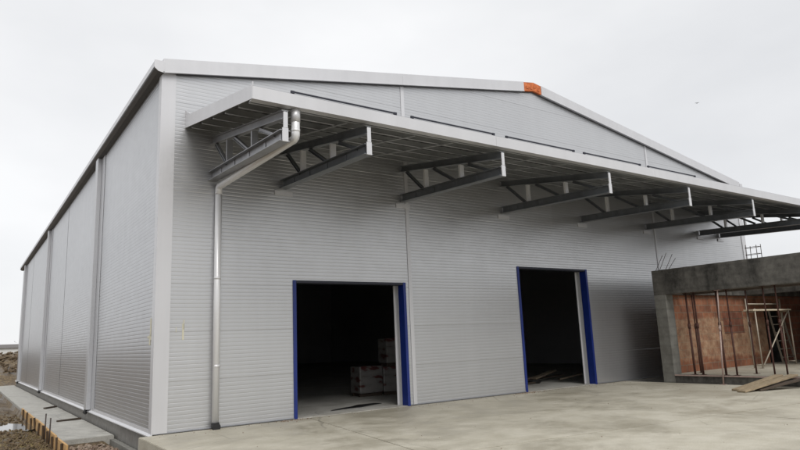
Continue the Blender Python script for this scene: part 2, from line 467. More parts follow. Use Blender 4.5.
# side walls
def side(x, sign, name, lining=True):
    bm = bmesh.new()
    joints = [0.02, 7.23, 14.55, 20.7, 29.6, 34.6, L - .02]
    for a, b in zip(joints, joints[1:]):
        ribbed(bm, 'y', a + .006, b - .006, ZB, EAVE + .1, sign, x, False)
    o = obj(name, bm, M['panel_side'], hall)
    bm = BX(*( (x + .06, x + .12) if sign < 0 else (x - .12, x - .06)), .06, L - .06, -.1, EAVE + .1)
    obj('wall_lining', bm, M['inner'], hall)
side(0, -1, 'side_wall'); side(W, 1, 'side_wall')
bm = bmesh.new(); ribbed(bm, 'x', .02, W - .02, ZB, RIDGE + .3, 1, L); clip_roof(bm); obj('rear_wall', bm, M['panel'], hall)
bm = BX(.1, W - .1, L - .12, L - .06, -.1, RIDGE + .3); clip_roof(bm); obj('rear_lining', bm, M['inner'], hall)
# dark joint backing behind panel joints of side wall
bm = bmesh.new()
for y in (14.55, 29.6):
    bm = BX(-.004, .05, y - .012, y + .012, ZB, EAVE); obj('panel_joint', bm, M['black'], hall)
# plinth
bm = bmesh.new()
box(bm, .0, .25, .02, L, -.6, ZB - .03); box(bm, .0, W, .001, .2, -.6, -.012)
obj('plinth', bm, M['plinth'], hall)
# roof sheets
t = .14
for (x0, z0, x1, z1) in ((-.05, EAVE + .12, APX, RIDGE + .12), (APX, RIDGE + .12, W + .05, EAVE + .12)):
    bm = bmesh.new()
    prism(bm, [(x0, z0), (x1, z1), (x1, z1 + t), (x0, z0 + t)], 'y', -.04, L + .05)
    obj('roof', bm, M['galv'], hall)
# verge flashings on the gable (pale), with exposed orange end at the ridge
vt, vb = .31, 0.0
def verge(x0, x1, name, mat, y=-.12, lift=0):
    bm = bmesh.new()
    def zz(x): return roof_z(x) if 0 <= x <= W else EAVE - (.16 * (-x if x < 0 else x - W))
    pr = [(x0, zz(x0) - lift), (x1, zz(x1) - lift), (x1, zz(x1) + vt), (x0, zz(x0) + vt)]
    prism(bm, pr, 'y', y, .02)
    # small drip lip
    pr2 = [(x0, zz(x0) - .02), (x1, zz(x1) - .02), (x1, zz(x1) + .004), (x0, zz(x0) + .004)]
    prism(bm, pr2, 'y', y - .012, y - .0005)
    return obj(name, bm, mat, hall)
cuts = [-.02, 6.4, 11.28]
for a, b in zip(cuts, cuts[1:]): verge(a + .0015, b - .0015, 'verge_flashing', M['trim'])
cuts = [12.10, 18.3, W]
for a, b in zip(cuts, cuts[1:]): verge(a + .0015, b - .0015, 'verge_flashing', M['trim'])
# exposed ridge end, bent at the apex
bm = bmesh.new()
pts = [11.285, APX, 12.095]
pr = [(x, roof_z(x) + .01) for x in pts] + [(x, roof_z(x) + vt - .004) for x in pts[::-1]]
prism(bm, pr, 'y', -.105, .02)
rc = obj('ridge_end', bm, M['orange'], hall); rc['label'] = 'rough orange unflashed ridge end'
bm = bmesh.new()
for k in range(4):
    x = 11.4 + k * .17; z = roof_z(x) + .06 + .1 * random.random()
    bm = BX(x, x + .11, -.118, -.1045, z, z + .08, bev=.004)
    obj('foam_lump', bm, M['orange'], rc)
# dark strip under verge
bm = bmesh.new()
for (x0, x1) in ((.28, APX), (APX, W - .3)):
    prism(bm, [(x0, roof_z(x0) - .03), (x1, roof_z(x1) - .03), (x1, roof_z(x1) - .002), (x0, roof_z(x0) - .002)], 'y', -.03, -.004)
obj('verge_strip', bm, M['gutter_dark'], hall)
# eaves gutters
for sgn, xb in ((-1, 0), (1, W)):
    bm = bmesh.new()
    pr = [(0, .30), (-.2, .30), (-.205, .16), (-.19, .13), (-.12, .07), (0, .05)]
    prism(bm, [(xb - sgn * u * (1 if sgn < 0 else 1) if sgn > 0 else xb + u, EAVE - .07 + v) for u, v in pr], 'y', -.118, L + .3)
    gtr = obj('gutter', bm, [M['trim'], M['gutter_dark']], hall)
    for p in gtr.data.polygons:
        if p.normal.z < -.3: p.material_index = 1  # downward-facing sides take the darker grey
    bm = bmesh.new()
    prism(bm, [(xb + (u * 1.04 if sgn < 0 else -u * 1.04), EAVE - .07 + v * 1.0 + (.008 if v > .2 else -.008)) for u, v in pr], 'y', -.132, -.1185)
    obj('gutter_end', bm, M['trim'], gtr)
# corner trims
for xa_, xb_, xc in ((-.022, .283, -.022), (W - .283, W + .022, W + .022)):
    bm = bmesh.new()
    box(bm, xa_, xb_, -.022, -.004, ZB - .005, EAVE + .02)
    x0, x1 = (-.022, -.004) if xa_ < 0 else (W + .004, W + .022)
    box(bm, x0, x1, -.0035, .2, ZB - .005, EAVE - .02)
    obj('corner_trim', bm, M['trim'], hall)
# vertical joint strips on the front
for sx, hw in ((S1, .055), (12.1, .0), (S2, .05)):
    if hw == 0: continue
    bm = BX(sx - hw, sx + hw, -.018, -.003, ZB, roof_z(sx) + .02, bev=.003)
    obj('joint_strip', bm, M['trim'], hall)
# base flashing
bm = bmesh.new()
for a0, a1 in ((-.03, D1[0] - .015), (D1[1] + .015, D2[0] - .015), (D2[1] + .015, W)):
    prism(bm, [(-.004, .045), (-.010, .045), (-.014, .03), (-.03, .022), (-.03, .016), (-.004, .016)], 'x', a0, a1)
    obj('base_flashing', bm, M['galv'], hall); bm = bmesh.new()
bm = bmesh.new()
prism(bm, [(-.004, .10), (-.012, .10), (-.016, .03), (-.075, .0), (-.075, -.02), (-.004, -.02)], 'y', -.045, L + .03)
obj('base_flashing', bm, M['trim'], hall)
# side joint strips with downpipes
for y in (7.23, 20.7, 34.6):
    bm = BX(-.02, -.003, y - .62, y + .30, ZB + .05, EAVE - .02, bev=.004)
    obj('joint_strip', bm, M['strip'], hall)
    bm = BX(-.14, -.021, y - .12, y + .26, ZB + .02, EAVE - .02, bev=.008)
    dp = obj('downpipe_cover', bm, M['strip'], hall)
    bm = bmesh.new(); tube(bm, [(-.08, y + .20, ZB + .02), (-.085, y + .20, -.02), (-.13, y + .18, -.06)], .06, 12)
    obj('pipe_shoe', bm, M['black'], dp)
# thresholds of pale patched concrete
for (x0, x1, h) in (D1, D2):
    bm = BX(x0 + .012, x1 - .012, -.009, .30, -.05, .011, bev=.004)
    for v in bm.verts: v.co.y += .03 * noise.noise(Vector((v.co.x * 3, 0, 2))) if v.co.y > .2 else 0
    obj('threshold', bm, M['rawlight'], hall)
# door frames
for (x0, x1, h), nm in ((D1, 'left'), (D2, 'right')):
    fr = BX(x0 + .075, x1 - .075, -.02, .215, h - .06, h, bev=.003)
    f = obj('door_frame', fr, M['navy'], hall)
    for (a, b) in ((x0 - .012, x0 + .07), (x1 - .07, x1 + .012)):
        o = obj('jamb', BX(a, b, -.024, .22, .004, h + .004, bev=.004), M['blue'], f)
    bm = bmesh.new()
    box(bm, x1 - .075, x1 - .05, .24, .40, .006, h - .05)
    box(bm, x1 - .115, x1 - .075, .375, .40, .006, h - .05)
    obj('guide_rail', bm, M['trim'], f)
    bm = bmesh.new(); box(bm, x0 + .075, x0 + .10, .26, .36, .006, h - .05); obj('guide_rail', bm, M['galv'], f)
# sealant smears near the corner
def smear(pts, axis):
    bm = bmesh.new()
    for (a, z, w, h) in pts:
        if axis == 'x': box(bm, a, a + w, -.0095, -.002, z, z + h, bev=.003)
        else: box(bm, -.0095, -.002, a, a + w, z, z + h, bev=.003)
    return obj('sealant_smear', bm, M['seal'], hall)
smear([(.54, 1.84, .035, .34), (.56, 2.05, .02, .2), (.41, 2.0, .012, .10)], 'x')
smear([(.34, 1.76, .10, .22), (.30, 1.95, .08, .36), (.42, 1.9, .16, .05), (.28, 1.86, .05, .08)], 'y')

# ------------------------------------------------------------------ canopy
can = thing('loading_canopy', 'long cantilevered metal canopy on steel trusses above the two doorways', 'canopy', (0, 0, 0))
CX0, CX1, YO = .52, 22.8, -3.91
ZI, ZO = 6.46, 5.76      # deck underside at wall / outer edge
def dz(y): return ZI + (ZO - ZI) * (y / YO)
bm = bmesh.new()        # trapezoidal deck
x = CX0 + .03; prof = []
while x < CX1 - .2:
    prof += [(x, 0), (x + .09, 0), (x + .115, .035), (x + .175, .035)]; x += .2
prof.append((CX1 - .03, 0))
rowsY = [-.004, YO + .12]
top = []
for y in rowsY:
    top.append([bm.verts.new((px, y, dz(y) + pz + .07)) for px, pz in prof])
for i in range(len(prof) - 1):
    bm.faces.new((top[0][i], top[1][i], top[1][i + 1], top[0][i + 1]))
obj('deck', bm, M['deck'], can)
bm = bmesh.new()
for y in (-.35, -1.05, -1.75, -2.45, -3.15, -3.65):
    z = dz(y)
    box(bm, CX0 + .03, CX1 - .03, y - .004, y + .004, z - .06, z + .065)
    box(bm, CX0 + .03, CX1 - .03, y - .05, y - .0045, z - .068, z - .0605)
    box(bm, CX0 + .03, CX1 - .03, y + .0045, y + .05, z + .058, z + .0645)
pl = obj('purlin', bm, M['purlin'], can); pl['kind'] = 'stuff'
# tie rods / conduits under deck
bm = bmesh.new()
for x in (2.0, 4.6, 8.2, 11.9, 15.5, 19.1, 22.2):
    for dx in (-.5, .5):
        bm = bmesh.new(); bar(bm, (x + dx, -.1, dz(-.1) - .075), (x + dx, YO + .3, dz(YO + .3) - .075), .05, .01)
        obj('brace_rod', bm, M['purlin'], can)
# fascia (outer gutter face)
def rot_prof(y0): return None
fx = [CX0, 6.1, 12.0, 18.0, CX1]
for a, b in zip(fx, fx[1:]):
    bm = bmesh.new()
    prism(bm, [(YO, 5.735), (YO, 5.965), (YO + .03, 5.975), (YO + .03, 5.955), (YO + .012, 5.95), (YO + .012, 5.75), (YO + .16, 5.75), (YO + .16, 5.735)], 'x', a + .002, b - .002)
    obj('fascia', bm, M['trim'], can)
bm = bmesh.new()
prism(bm, [(YO + .17, 5.74), (YO + .17, 5.98), (YO + .18, 5.98), (YO + .18, 5.74)], 'x', CX0 + .01, CX1 - .01)
obj('gutter_back', bm, M['galv'], can)
# dark slots along the fascia top, drawn as solid dark bars on little feet
for a, b in ((1.22, 3.47), (3.81, 6.08), (6.41, 8.73), (9.06, 11.41), (11.72, 14.08)):
    bm = BX(a, b, YO + .004, YO + .03, 5.995, 6.022, bev=.004)
    for q in (a, b - .07): box(bm, q, q + .07, YO + .002, YO + .034, 5.977, 6.028, bev=.004)
    obj('slot_bar', bm, M['navy'], can)
# top capping just behind the strips
bm = bmesh.new()
prism(bm, [(YO + .03, 5.955), (YO + .03, 5.985), (-.01, 6.70), (-.01, 6.665)], 'x', CX0 + .01, CX1 - .01)
obj('top_sheet', bm, M['galv'], can)
# end fascias
for x0, x1 in ((CX0 - .014, CX0), (CX1, CX1 + .014)):
    bm = bmesh.new()
    prism(bm, [(YO - .001, 5.735), (-.004, 6.44), (-.004, 6.72), (YO - .001, 5.975)], 'x', x0, x1)
    obj('end_fascia', bm, M['trim'], can)
    bm = bmesh.new(); prism(bm, [(-.004, 6.72), (-.35, 6.655), (-.004, 6.84)], 'x', x0, x1)
    obj('wall_flashing', bm, M['trim'], can)
bm = BX(CX0 - .006, CX0 + .005, YO - .008, YO + .04, 5.97, 6.04)
obj('corner_tab', bm, M['trim'], can)

def make_truss(first=False):
    t = bpy.data.objects.new('truss', None); COL.objects.link(t); t.parent = can
    pale = M['galv'] if first else M['pipe']  # posts paler than the diagonals, light on them put into the colour
    dark = M['galv'] if first else M['steel_shaded']  # end truss stays lighter; the others carry canopy shade in their colour
    bm = bmesh.new(); ibeam(bm, (0, -.02, 6.22), (0, -3.86, 5.57), .16, .12); obj('top_chord', bm, dark, t)
    bm = bmesh.new()
    ibeam(bm, (0, -.02, 5.40), (0, -3.86, 5.20), .2, .19, tf=.014, tw=.014)
    for yy in (-.6, -1.4, -2.2, -3.0, -3.7):
        box(bm, -.02, .02, yy - .05, yy + .05, 5.40 + .052 * yy - .07, 5.40 + .052 * yy + .07)
    obj('bottom_chord', bm, dark, t)
    for y0, z0, y1, z1 in ((-1.12, 5.94, -1.12, 5.44), (-2.5, 5.70, -2.5, 5.37)):
        bm = bmesh.new()
        bar(bm, (0, y0, z0), (0, y1, z1), .12, .008); bar(bm, (-.058, y0 + .03, z0), (-.058, y1 + .03, z1), .008, .05)
        obj('post', bm, pale, t)
    for y0, z0, y1, z1 in ((-.25, 6.10, -.98, 5.44), (-1.40, 5.90, -2.2, 5.40), (-2.72, 5.66, -3.5, 5.30)):
        bm = bmesh.new()
        ibeam(bm, (0, y0, z0), (0, y1, z1), .07, .07, .008, .008); obj('diagonal', bm, dark, t)
    bm = bmesh.new()
    box(bm, -.055, .055, -3.885, -3.862, 5.085, 5.33, bev=.003); box(bm, -.035, .045, -3.885, -3.862, 5.332, 5.62, bev=.003)
    obj('end_plate', bm, M['trim'], t)
    if not first:
        bm = BX(-.22, .24, -.03, -.004, 5.14, 5.255, bev=.004); obj('wall_plate', bm, M['trim'], t)
    return t
t1 = make_truss(True); t1.location.x = 1.12
t2 = make_truss()
for i, x in enumerate((2.82, 6.29, 10.02, 13.66, 17.34, 20.95, 22.5)):
    o = t2 if i == 0 else copy_tree(t2, can)
    o.location.x = x
# canopy drain
bm = bmesh.new()
tube(bm, [(1.36, -3.78, 5.76), (1.36, -3.78, 5.27), (1.357, -3.765, 5.225), (1.352, -3.72, 5.20), (1.24, -.20, 5.165), (1.233, -.145, 5.14), (1.23, -.125, 5.09), (1.23, -.12, 4.98)], .075, 16)
for q in ((1.36, -3.78, 5.32, 5.37),): tube(bm, [(q[0], q[1], q[2]), (q[0], q[1], q[3])], .079, 14)
dp = obj('drain_pipe', bm, M['pipe'], can)
bm = bmesh.new(); tube(bm, [(1.36, -3.78, 5.735), (1.36, -3.78, 5.50)], .084, 14); obj('outlet', bm, M['trim'], dp)
bm = bmesh.new(); tube(bm, [(1.23, -.12, 5.03), (1.22, -.115, .12)], .072, 16)
dp2 = obj('downpipe', bm, M['pipe'], can)
for z in (4.99, 3.1, 1.25):
    bm = bmesh.new(); tube(bm, [(1.228, -.12, z), (1.228, -.12, z + .05)], .0745, 16); box(bm, 1.21, 1.25, -.06, -.003, z + .01, z + .04); obj('pipe_clamp', bm, M['pipe'], dp2)
bm = bmesh.new(); tube(bm, [(1.22, -.115, .13), (1.22, -.12, .07), (1.22, -.17, .05), (1.22, -.21, .05)], .085, 14); obj('pipe_shoe', bm, M['black'], dp2)

# ------------------------------------------------------------------ unfinished annex (concrete frame, brick infill)
AX = 15.1
ann = thing('annex', 'unfinished low annex of raw grey concrete beams and orange hollow brick', 'building', (AX, -1.5, 0))
def A(name, bm, mat):
    o = obj(name, bm, mat); o.parent = ann; o.matrix_parent_inverse = Matrix.Translation(ann.location).inverted(); return o
YC = -1.45
A('beam', BX(AX, AX + .42, -16, YC, 2.735, 3.53, bev=.012), M['rawconc'])
A('beam', BX(AX + .425, 30, YC - .40, YC, 2.735, 3.52, bev=.012), M['rawconc'])
A('roof_slab', BX(20.2, 30, -16, YC - .41, 3.30, 3.50), M['rawconc'])  # unseen slab, cut short to let daylight onto the left brick
A('beam', BX(20.2, 20.5, -16, YC - .42, 2.75, 3.29), M['rawconc'])
A('column', BX(AX + .004, AX + .40, YC - .40, YC - .003, 0, 2.733, bev=.01), M['rawpale'])
A('column', BX(AX + .004, AX + .40, -10.4, -10.0, 0, 2.733, bev=.01), M['rawpale'])
A('column', BX(29.5, 29.9, -10.4, -10.0, 0, 2.733, bev=.01), M['rawpale'])
A('floor_slab', BX(AX + .01, 30, -16, YC - .01, -.2, .235, bev=.01), M['rawconc'])
A('floor_screed', BX(AX + .3, 29.9, -15.9, YC - .2, .2351, .25), M['apron'])
A('slab_edge_highlight', BX(AX - .03, AX + .008, -7, YC - .42, .215, .25, bev=.003), M['paletube'])  # pale strip standing in for the highlight along the slab edge
# brick wall with door opening and a darker brick patch
bm = bmesh.new()
wy0, wy1 = -1.68, -1.46
dx0, dx1, dzt = 21.7, 23.2, 2.28
wx0, wx1, wz0, wz1 = 18.7, 20.1, 1.40, 2.18
for a, b, z0, z1 in ((AX + .405, wx0, .25, 2.733), (wx0, wx1, .25, wz0), (wx0, wx1, wz1, 2.733), (wx1, dx0, .25, 2.733), (dx0, dx1, dzt, 2.733)):
    box(bm, a, b, wy0, wy1, z0, z1)
A('brick_wall', bm, M['brick'])
A('brick_wall', BX(dx1, 29.9, wy0, wy1, .25, 2.733), M['brick_plain'])
A('brick_wall', BX(26.6, 26.85, -9.9, wy0 - .005, .25, 3.29), M['brick_plain'])
bm = bmesh.new()
for k in range(3): box(bm, wx0 + .003, wx1 - .003, wy0 + .012 + .008 * (k % 2), wy0 + .09, wz0 + .002 + k * .26, wz0 + .259 + k * .26, bev=.003)
wb = A('dark_brick_patch', bm, M['brick_plain'])
# added box behind the doorway, blocks light so the opening stays dark
A('light_block_box', BX(21.3, 23.6, -.28, -.22, .1, 2.7), M['rawconc'])
A('light_block_box', BX(21.3, 21.4, wy1 + .003, -.283, .1, 2.7), M['rawconc'])
A('light_block_box', BX(23.5, 23.6, wy1 + .003, -.283, .1, 2.7), M['rawconc'])
A('light_block_box', BX(21.3, 23.6, wy1 + .003, -.22, 2.703, 2.75), M['rawconc'])
# rebar starters
bm = bmesh.new()
for x, y, l in ((AX + .1, -1.52, .48), (AX + .16, -1.62, .55), (AX + .24, -1.78, .5), (AX + .30, -1.84, .36)):
    tube(bm, [(x, y, 3.45), (x + .02, y - .02, 3.53), (x + .12, y - .26, 3.53 + l)], .009, 6)
A('rebar_starter', bm, M['rebar'])
bm = bmesh.new()
cx, cy = AX + .2, -4.63
for dx in (-.13, .13):
    for dy in (-.15, .15):
        tube(bm, [(cx + dx, cy + dy, 3.4), (cx + dx + random.uniform(-.015, .015), cy + dy + random.uniform(-.02, .02), 3.95 + random.uniform(-.05, .04))], .009, 6)
for z in (3.66, 3.86):
    q = [(cx - .14, cy - .16, z), (cx + .14, cy - .16, z + .01), (cx + .14, cy + .16, z), (cx - .14, cy + .16, z - .01), (cx - .14, cy - .16, z)]
    for a, b in zip(q, q[1:]): tube(bm, [a, b], .007, 6)
A('rebar_cage', bm, M['rebar'])

# ------------------------------------------------------------------ props, scaffold, planks
def prop(x, y, zb, zt, label, tubeM, lean=(0, 0), r=.027):
    t = thing('steel_prop', label, 'prop', (x, y, zb), 'steel props holding up the annex beam')
    h = zt - zb
    lx, ly = lean
    P = lambda f: (lx * f, ly * f, h * f)
    bm = bmesh.new(); tube(bm, [P(.003), P(.6)], r * 1.2, 10); obj('outer_tube', bm, tubeM, t)
    bm = bmesh.new(); tube(bm, [P(.58), P(.997)], r, 10); obj('inner_tube', bm, tubeM, t)
    bm = bmesh.new(); tube(bm, [P(.56), P(.62)], r * 1.7, 8); tube(bm, [(-.09 + lx * .59, ly * .59, h * .59), (.09 + lx * .59, ly * .59, h * .6)], .008, 6); obj('collar', bm, tubeM, t)
    bm = bmesh.new(); box(bm, -.07, .07, -.07, .07, 0, .008); obj('foot_plate', bm, tubeM, t)
    bm = bmesh.new(); box(bm, lx - .07, lx + .07, ly - .07, ly + .07, h - .008, h); obj('head_plate', bm, tubeM, t)
    return t
zt = 2.733
prop(AX + .9, -2.2, .25, 2.7, 'rusty prop standing inside the annex just behind the two left props', M['rust'], (0, 0), .02)
prop(AX + .9, -3.9, .25, 2.7, 'rusty prop standing inside the annex left of the scaffold legs', M['rust'], (0, 0), .02)
prop(AX + .22, -2.40, .25, zt, 'dark rusty prop closest to the pale concrete corner column', M['rust'])
prop(AX + .22, -2.66, .25, zt, 'dark rusty prop second from the pale corner column', M['rust'])
prop(AX + .22, -3.36, .25, zt, 'dark rusty prop just left of the pale pink tube prop', M['rust'])
prop(AX - .08, -3.40, .003, zt - .003, 'pale pinkish tube prop standing on the apron outside the slab edge', M['paletube'], (.12, -.12), .019)
prop(AX + .22, -3.68, .25, zt, 'thin brown prop just right of the pale pink tube prop', M['rust'], (0, 0), .022)
prop(AX + .22, -4.72, .25, zt, 'brown prop seen in front of the scaffold platform', M['rust'], (0, 0), .019)
prop(AX + .22, -5.05, .25, zt, 'brown prop crossing the diagonal of the scaffold', M['rust'], (0, 0), .019)

fj = obj('formwork_joist', BX(-.07, .07, -4.2, 0, 0, .16, bev=.006), M['timber_dark']); fj.location = (AX + .9, -1.95, 2.7)
tag(fj, 'timber formwork joist carried by two props just inside the annex beam', 'joist')

# scaffold trestle
sc = thing('scaffold', 'pale tubular scaffold trestle with a work platform inside the annex', 'scaffold', (18.6, -2.6, .25))
def sl(name, mat, fn):
    bm = bmesh.new(); fn(bm); o = obj(name, bm, mat); o.parent = sc; o.matrix_parent_inverse = Matrix.Translation(sc.location).inverted(); return o
s0, s1 = Vector((18.45, -2.66, .25)), Vector((20.85, -2.66, .25))
H = 1.95
SY = .26
for q in (s0, s1):
    sl('frame', M['scaf'], lambda bm: (tube(bm, [q, q + Vector((0, 0, H + .35))], .024, 8), tube(bm, [q + Vector((0, -SY, 0)), q + Vector((0, -SY, H))], .024, 8),
        tube(bm, [q + Vector((0, 0, H - .1)), q + Vector((0, -SY, H - .1))], .02, 8), tube(bm, [q + Vector((0, 0, .12)), q + Vector((0, -SY, .12))], .02, 8)))
    sl('foot', M['scaf'], lambda bm: (box(bm, q.x - .07, q.x + .07, q.y - .07, q.y + .07, .2502, .262), box(bm, q.x - .07, q.x + .07, q.y - SY - .07, q.y - SY + .07, .2502, .262)))
sl('diagonal_brace', M['scaf'], lambda bm: tube(bm, [s0 + Vector((.1, -SY, .1)), s1 + Vector((0, -SY, H - .05))], .022, 8))
sl('guard_rail', M['scaf'], lambda bm: tube(bm, [s0 + Vector((0, 0, H + .17)), s1 + Vector((0, 0, H + .17))], .02, 8))
sl('platform', M['palewood'], lambda bm: [box(bm, s0.x - .15, s1.x + .15, s0.y - SY - .03 + k * .11, s0.y - SY + .075 + k * .11, .25 + H - .07, .25 + H - .02, bev=.004) for k in range(3)])
# ladder leaning in the dark doorway
ld = thing('ladder', 'pale ladder standing in the dark doorway behind the scaffold', 'ladder', (22.2, -1.9, .25))
def ll(name, fn):
    bm = bmesh.new(); fn(bm); o = obj(name, bm, M['scaf']); o.parent = ld; o.matrix_parent_inverse = Matrix.Translation(ld.location).inverted()
for xx in (21.95, 22.95): ll('side_rail', lambda bm: bar(bm, (xx, -2.0, .25), (xx, -1.74, 2.2), .03, .06))
for k in range(6):
    f = (k + .6) / 6.4
    ll('rung', lambda bm: tube(bm, [(21.95, -2.0 + .26 * f, .25 + 1.95 * f), (22.95, -2.0 + .26 * f, .25 + 1.95 * f)], .018, 8))

# planks forming a ramp onto the slab
def plank(name, p0, p1, w, t, label, mat, cat='plank', grp=None):
    bm = bmesh.new(); p0, p1 = Vector(p0), Vector(p1)
    o_ = p0
    d = (p1 - p0).normalized(); s = Vector((d.y, -d.x, 0)).normalized()
    bar(bm, (0, 0, 0), p1 - p0, w, t, s)
    bmesh.ops.bevel(bm, geom=bm.edges[:], offset=.004, segments=1, affect='EDGES')
    o = obj(name, bm, mat); o.location = p0
    return tag(o, label, cat, grp)
plank('ramp_plank', (13.32, -4.62, .025), (14.98, -4.98, .30), .24, .045, 'weathered plank propped on the slab edge, the one nearer the hall', M['plank'], grp='ramp planks at the annex')
plank('ramp_plank', (13.0, -4.92, .025), (15.05, -5.32, .31), .24, .045, 'weathered plank propped on the slab edge, the one nearer the camera', M['plank'], grp='ramp planks at the annex')
plank('ramp_plank', (13.55, -5.06, .022), (15.0, -5.62, .24), .2, .04, 'dark short plank tucked under the edge of the ramp planks', M['timber_dark'], grp='ramp planks at the annex')

# ------------------------------------------------------------------ inside the doors
def pack(loc, sx, sy, sz, rz, label):
    t = thing('insulation_pack', label, 'pack', loc, 'wrapped packs inside the left doorway', rz)
    bm = BX(-sx / 2, sx / 2, -sy / 2, sy / 2, .1, sz, bev=.035); obj('wrapped_bale', bm, M['pack'], t)
    for k in (-1, 1):
        obj('skid', BX(-sx / 2 + .02, sx / 2 - .02, k * sy / 3 - .05, k * sy / 3 + .05, .0, .1), M['timber_dark'], t)
    return t
pack((7.22, 3.62, .006), .80, .7, .90, -.1, 'low wrapped pack with red print standing left of the taller pile')
pack((7.98, 3.42, .006), .62, .7, .86, -.35, 'wrapped pack with red print at the bottom of the taller pile')
pack((8.04, 3.45, .867), .60, .66, .86, -.15, 'wrapped pack with red print on top of the taller pile')
# black sheeting on threshold
bm = bmesh.new()
pts = [(4.35, 1.05), (4.9, 1.18), (5.3, 1.16), (5.9, 1.42), (6.15, 1.5), (6.05, 1.75), (5.5, 1.72), (5.2, 1.5), (4.95, 1.42), (4.5, 1.2)]
pts = [(x, y - .35) for x, y in pts]
poly_slab(bm, pts, .0045, .016, .004)
tag(obj('plastic_sheet', bm, M['wetstain']), 'crumpled black plastic strip lying on the floor just inside the left doorway', 'plastic sheet')
# debris behind the right doorway
deb = [((12.55, 2.3), (14.2, 2.75), .10, 'long dark board lying flat at the bottom of the scrap heap'), ((12.9, 2.65), (13.7, 2.2), .2, 'dark board lying crosswise in the scrap heap'), ((13.1, 2.2), (14.5, 2.5), .30, 'pale board on top of the scrap heap inside the doorway'), ((13.6, 2.9), (14.9, 2.45), .12, 'dark board at the right end of the scrap heap')]
for i, ((x0, y0), (x1, y1), z, lb) in enumerate(deb):
    plank('scrap_board', (x0, y0, z * .4 + .03), (x1, y1, z + .04), .2, .05, lb, M['timber_mid'] if i == 2 else M['timber_dark'], 'board', 'scrap boards inside the right doorway')
bm = bmesh.new()
for k, (x0, y0, a, ln, lb) in enumerate(((12.3, 1.9, .15, .9, 'short dark offcut at the left end of the scrap heap'), (13.9, 1.75, -.5, .8, 'short weathered offcut lying in front of the scrap heap at the right'), (12.75, 2.9, .9, 1.1, 'dark offcut standing tilted at the back of the scrap heap'))):
    plank('scrap_board', (x0, y0, .04 + .05 * k), (x0 + ln * math.cos(a), y0 + ln * math.sin(a), .06 + .18 * k), .12, .05, lb, M['timber_mid'] if k == 1 else M['timber_dark'], 'board', 'scrap boards inside the right doorway')
for k in range(3):
    r = .22 + .03 * k
    tube(bm, [(13.0 + r * math.cos(a * .5), 2.1 + r * .8 * math.sin(a * .5), .03 + .03 * k + .02 * math.sin(a)) for a in range(14)], .014, 6)
tag(obj('cable_coil', bm, M['black']), 'black cable coil lying in front of the scrap heap in the right doorway', 'cable')

# ------------------------------------------------------------------ formwork boards and stakes
bx = -1.225
ends = [(2.0, 3.9), (3.92, 6.3), (6.32, 8.9), (8.92, 11.4), (11.42, 14.2)]
tops = [-.235, -.225, -.21, -.225, -.24]
lbs = ['yellow brown formwork board nearest the camera, beside the rubble', 'formwork board beside the two tall rebar stakes', 'formwork board running past the near end of the puddle', 'short rough formwork board behind the puddle', 'farthest formwork board along the concrete path']
for (a, b), z, lb in zip(ends, tops, lbs):
    bm = BX(-.022, .022, 0, b - a, -.34, 0, bev=.004)
    for v in bm.verts: v.co.x += .012 * noise.noise(Vector((0, v.co.y * 1.3 + a, 1)))
    o = obj('formwork_board', bm, M['osb']); o.location = (bx, a, z); o.rotation_euler = (0, random.uniform(-.05, .02), random.uniform(-.008, .008))
    tag(o, lb, 'board', 'formwork boards edging the path')
sb = bmesh.new(); prism(sb, [(-.02, -.022), (.02, -.022), (.02, .022), (-.02, .022)], 'z', -.35, .1)
proto = None
for k, y in enumerate([2.4, 3.3, 4.15, 5.2, 6.2, 7.3, 8.6, 9.7, 11.2, 12.7]):
    if proto is None:
        proto = obj('wooden_stake', sb, M['stake']); o = proto
    else:
        o = proto.copy(); COL.objects.link(o)
    o.location = (bx - .05, y, -.30 + random.uniform(-.07, .04)); o.rotation_euler = (random.uniform(-.12, .12), random.uniform(-.1, .05), random.uniform(0, 1))
    tag(o, 'short dark wooden stake bracing a formwork board along the path', 'stake', 'stakes along the formwork')
for y, h, lb in ((4.7, .42, 'taller rebar stake nearer the camera beside the formwork board'), (5.75, .45, 'rebar stake farther from the camera, standing above the formwork board')):
    bm = bmesh.new(); tube(bm, [(0, 0, -.3), (.01, .01, h)], .016, 8)
    o = obj('rebar_stake', bm, M['rebar']); o.location = (bx - .055, y, -.3); tag(o, lb, 'stake', 'rebar stakes at the path')
for (x0, y0, x1, y1, lb) in ((-.75, 8.0, -.1, 8.25, 'dark batten lying across the nearest path joint'), (-.55, 13.6, -.12, 14.1, 'dark batten lying across the farther path joint')):
    plank('batten', (x0, y0, -.27), (x1, y1, -.27), .09, .05, lb, M['timber_dark'], 'batten')

# rubble at the end of the path, clods and dry grass in the mud
def lumps(name, n, fn, mat, label, smin, smax):
    bm = bmesh.new()
    for _ in range(n):
        x, y = fn(); s = random.uniform(smin, smax) * random.uniform(.5, 1)
        mtx = Matrix.Translation((x, y, ground_z(x, y) + s * .25)) @ Matrix.Rotation(random.uniform(0, 6.28), 4, Vector((random.random() - .5, random.random() - .5, random.random())).normalized()) @ Matrix.Diagonal((s, s * random.uniform(.6, 1), s * random.uniform(.45, .8), 1))
        r = bmesh.ops.create_icosphere(bm, subdivisions=1, radius=.5, matrix=mtx)
        for v in r['verts']: v.co += Vector((random.uniform(-1, 1), random.uniform(-1, 1), random.uniform(-1, 1))) * s * .11
    tag(obj(name, bm, mat), label, kind='stuff')
lumps('rubble', 420, lambda: (random.uniform(-1.18, -.22), random.uniform(.2, 3.3)), M['rubble'], 'broken brick and stone rubble at the end of the path', .03, .16)
def mudpt():
    y = random.triangular(-2, 16, 3); x = -1.3 - abs(random.gauss(0, 1.0))
    return mudpt() if math.hypot((x + 3.1) / 1.7, (y - 9.5) / 2.2) < 1 else (x, y)
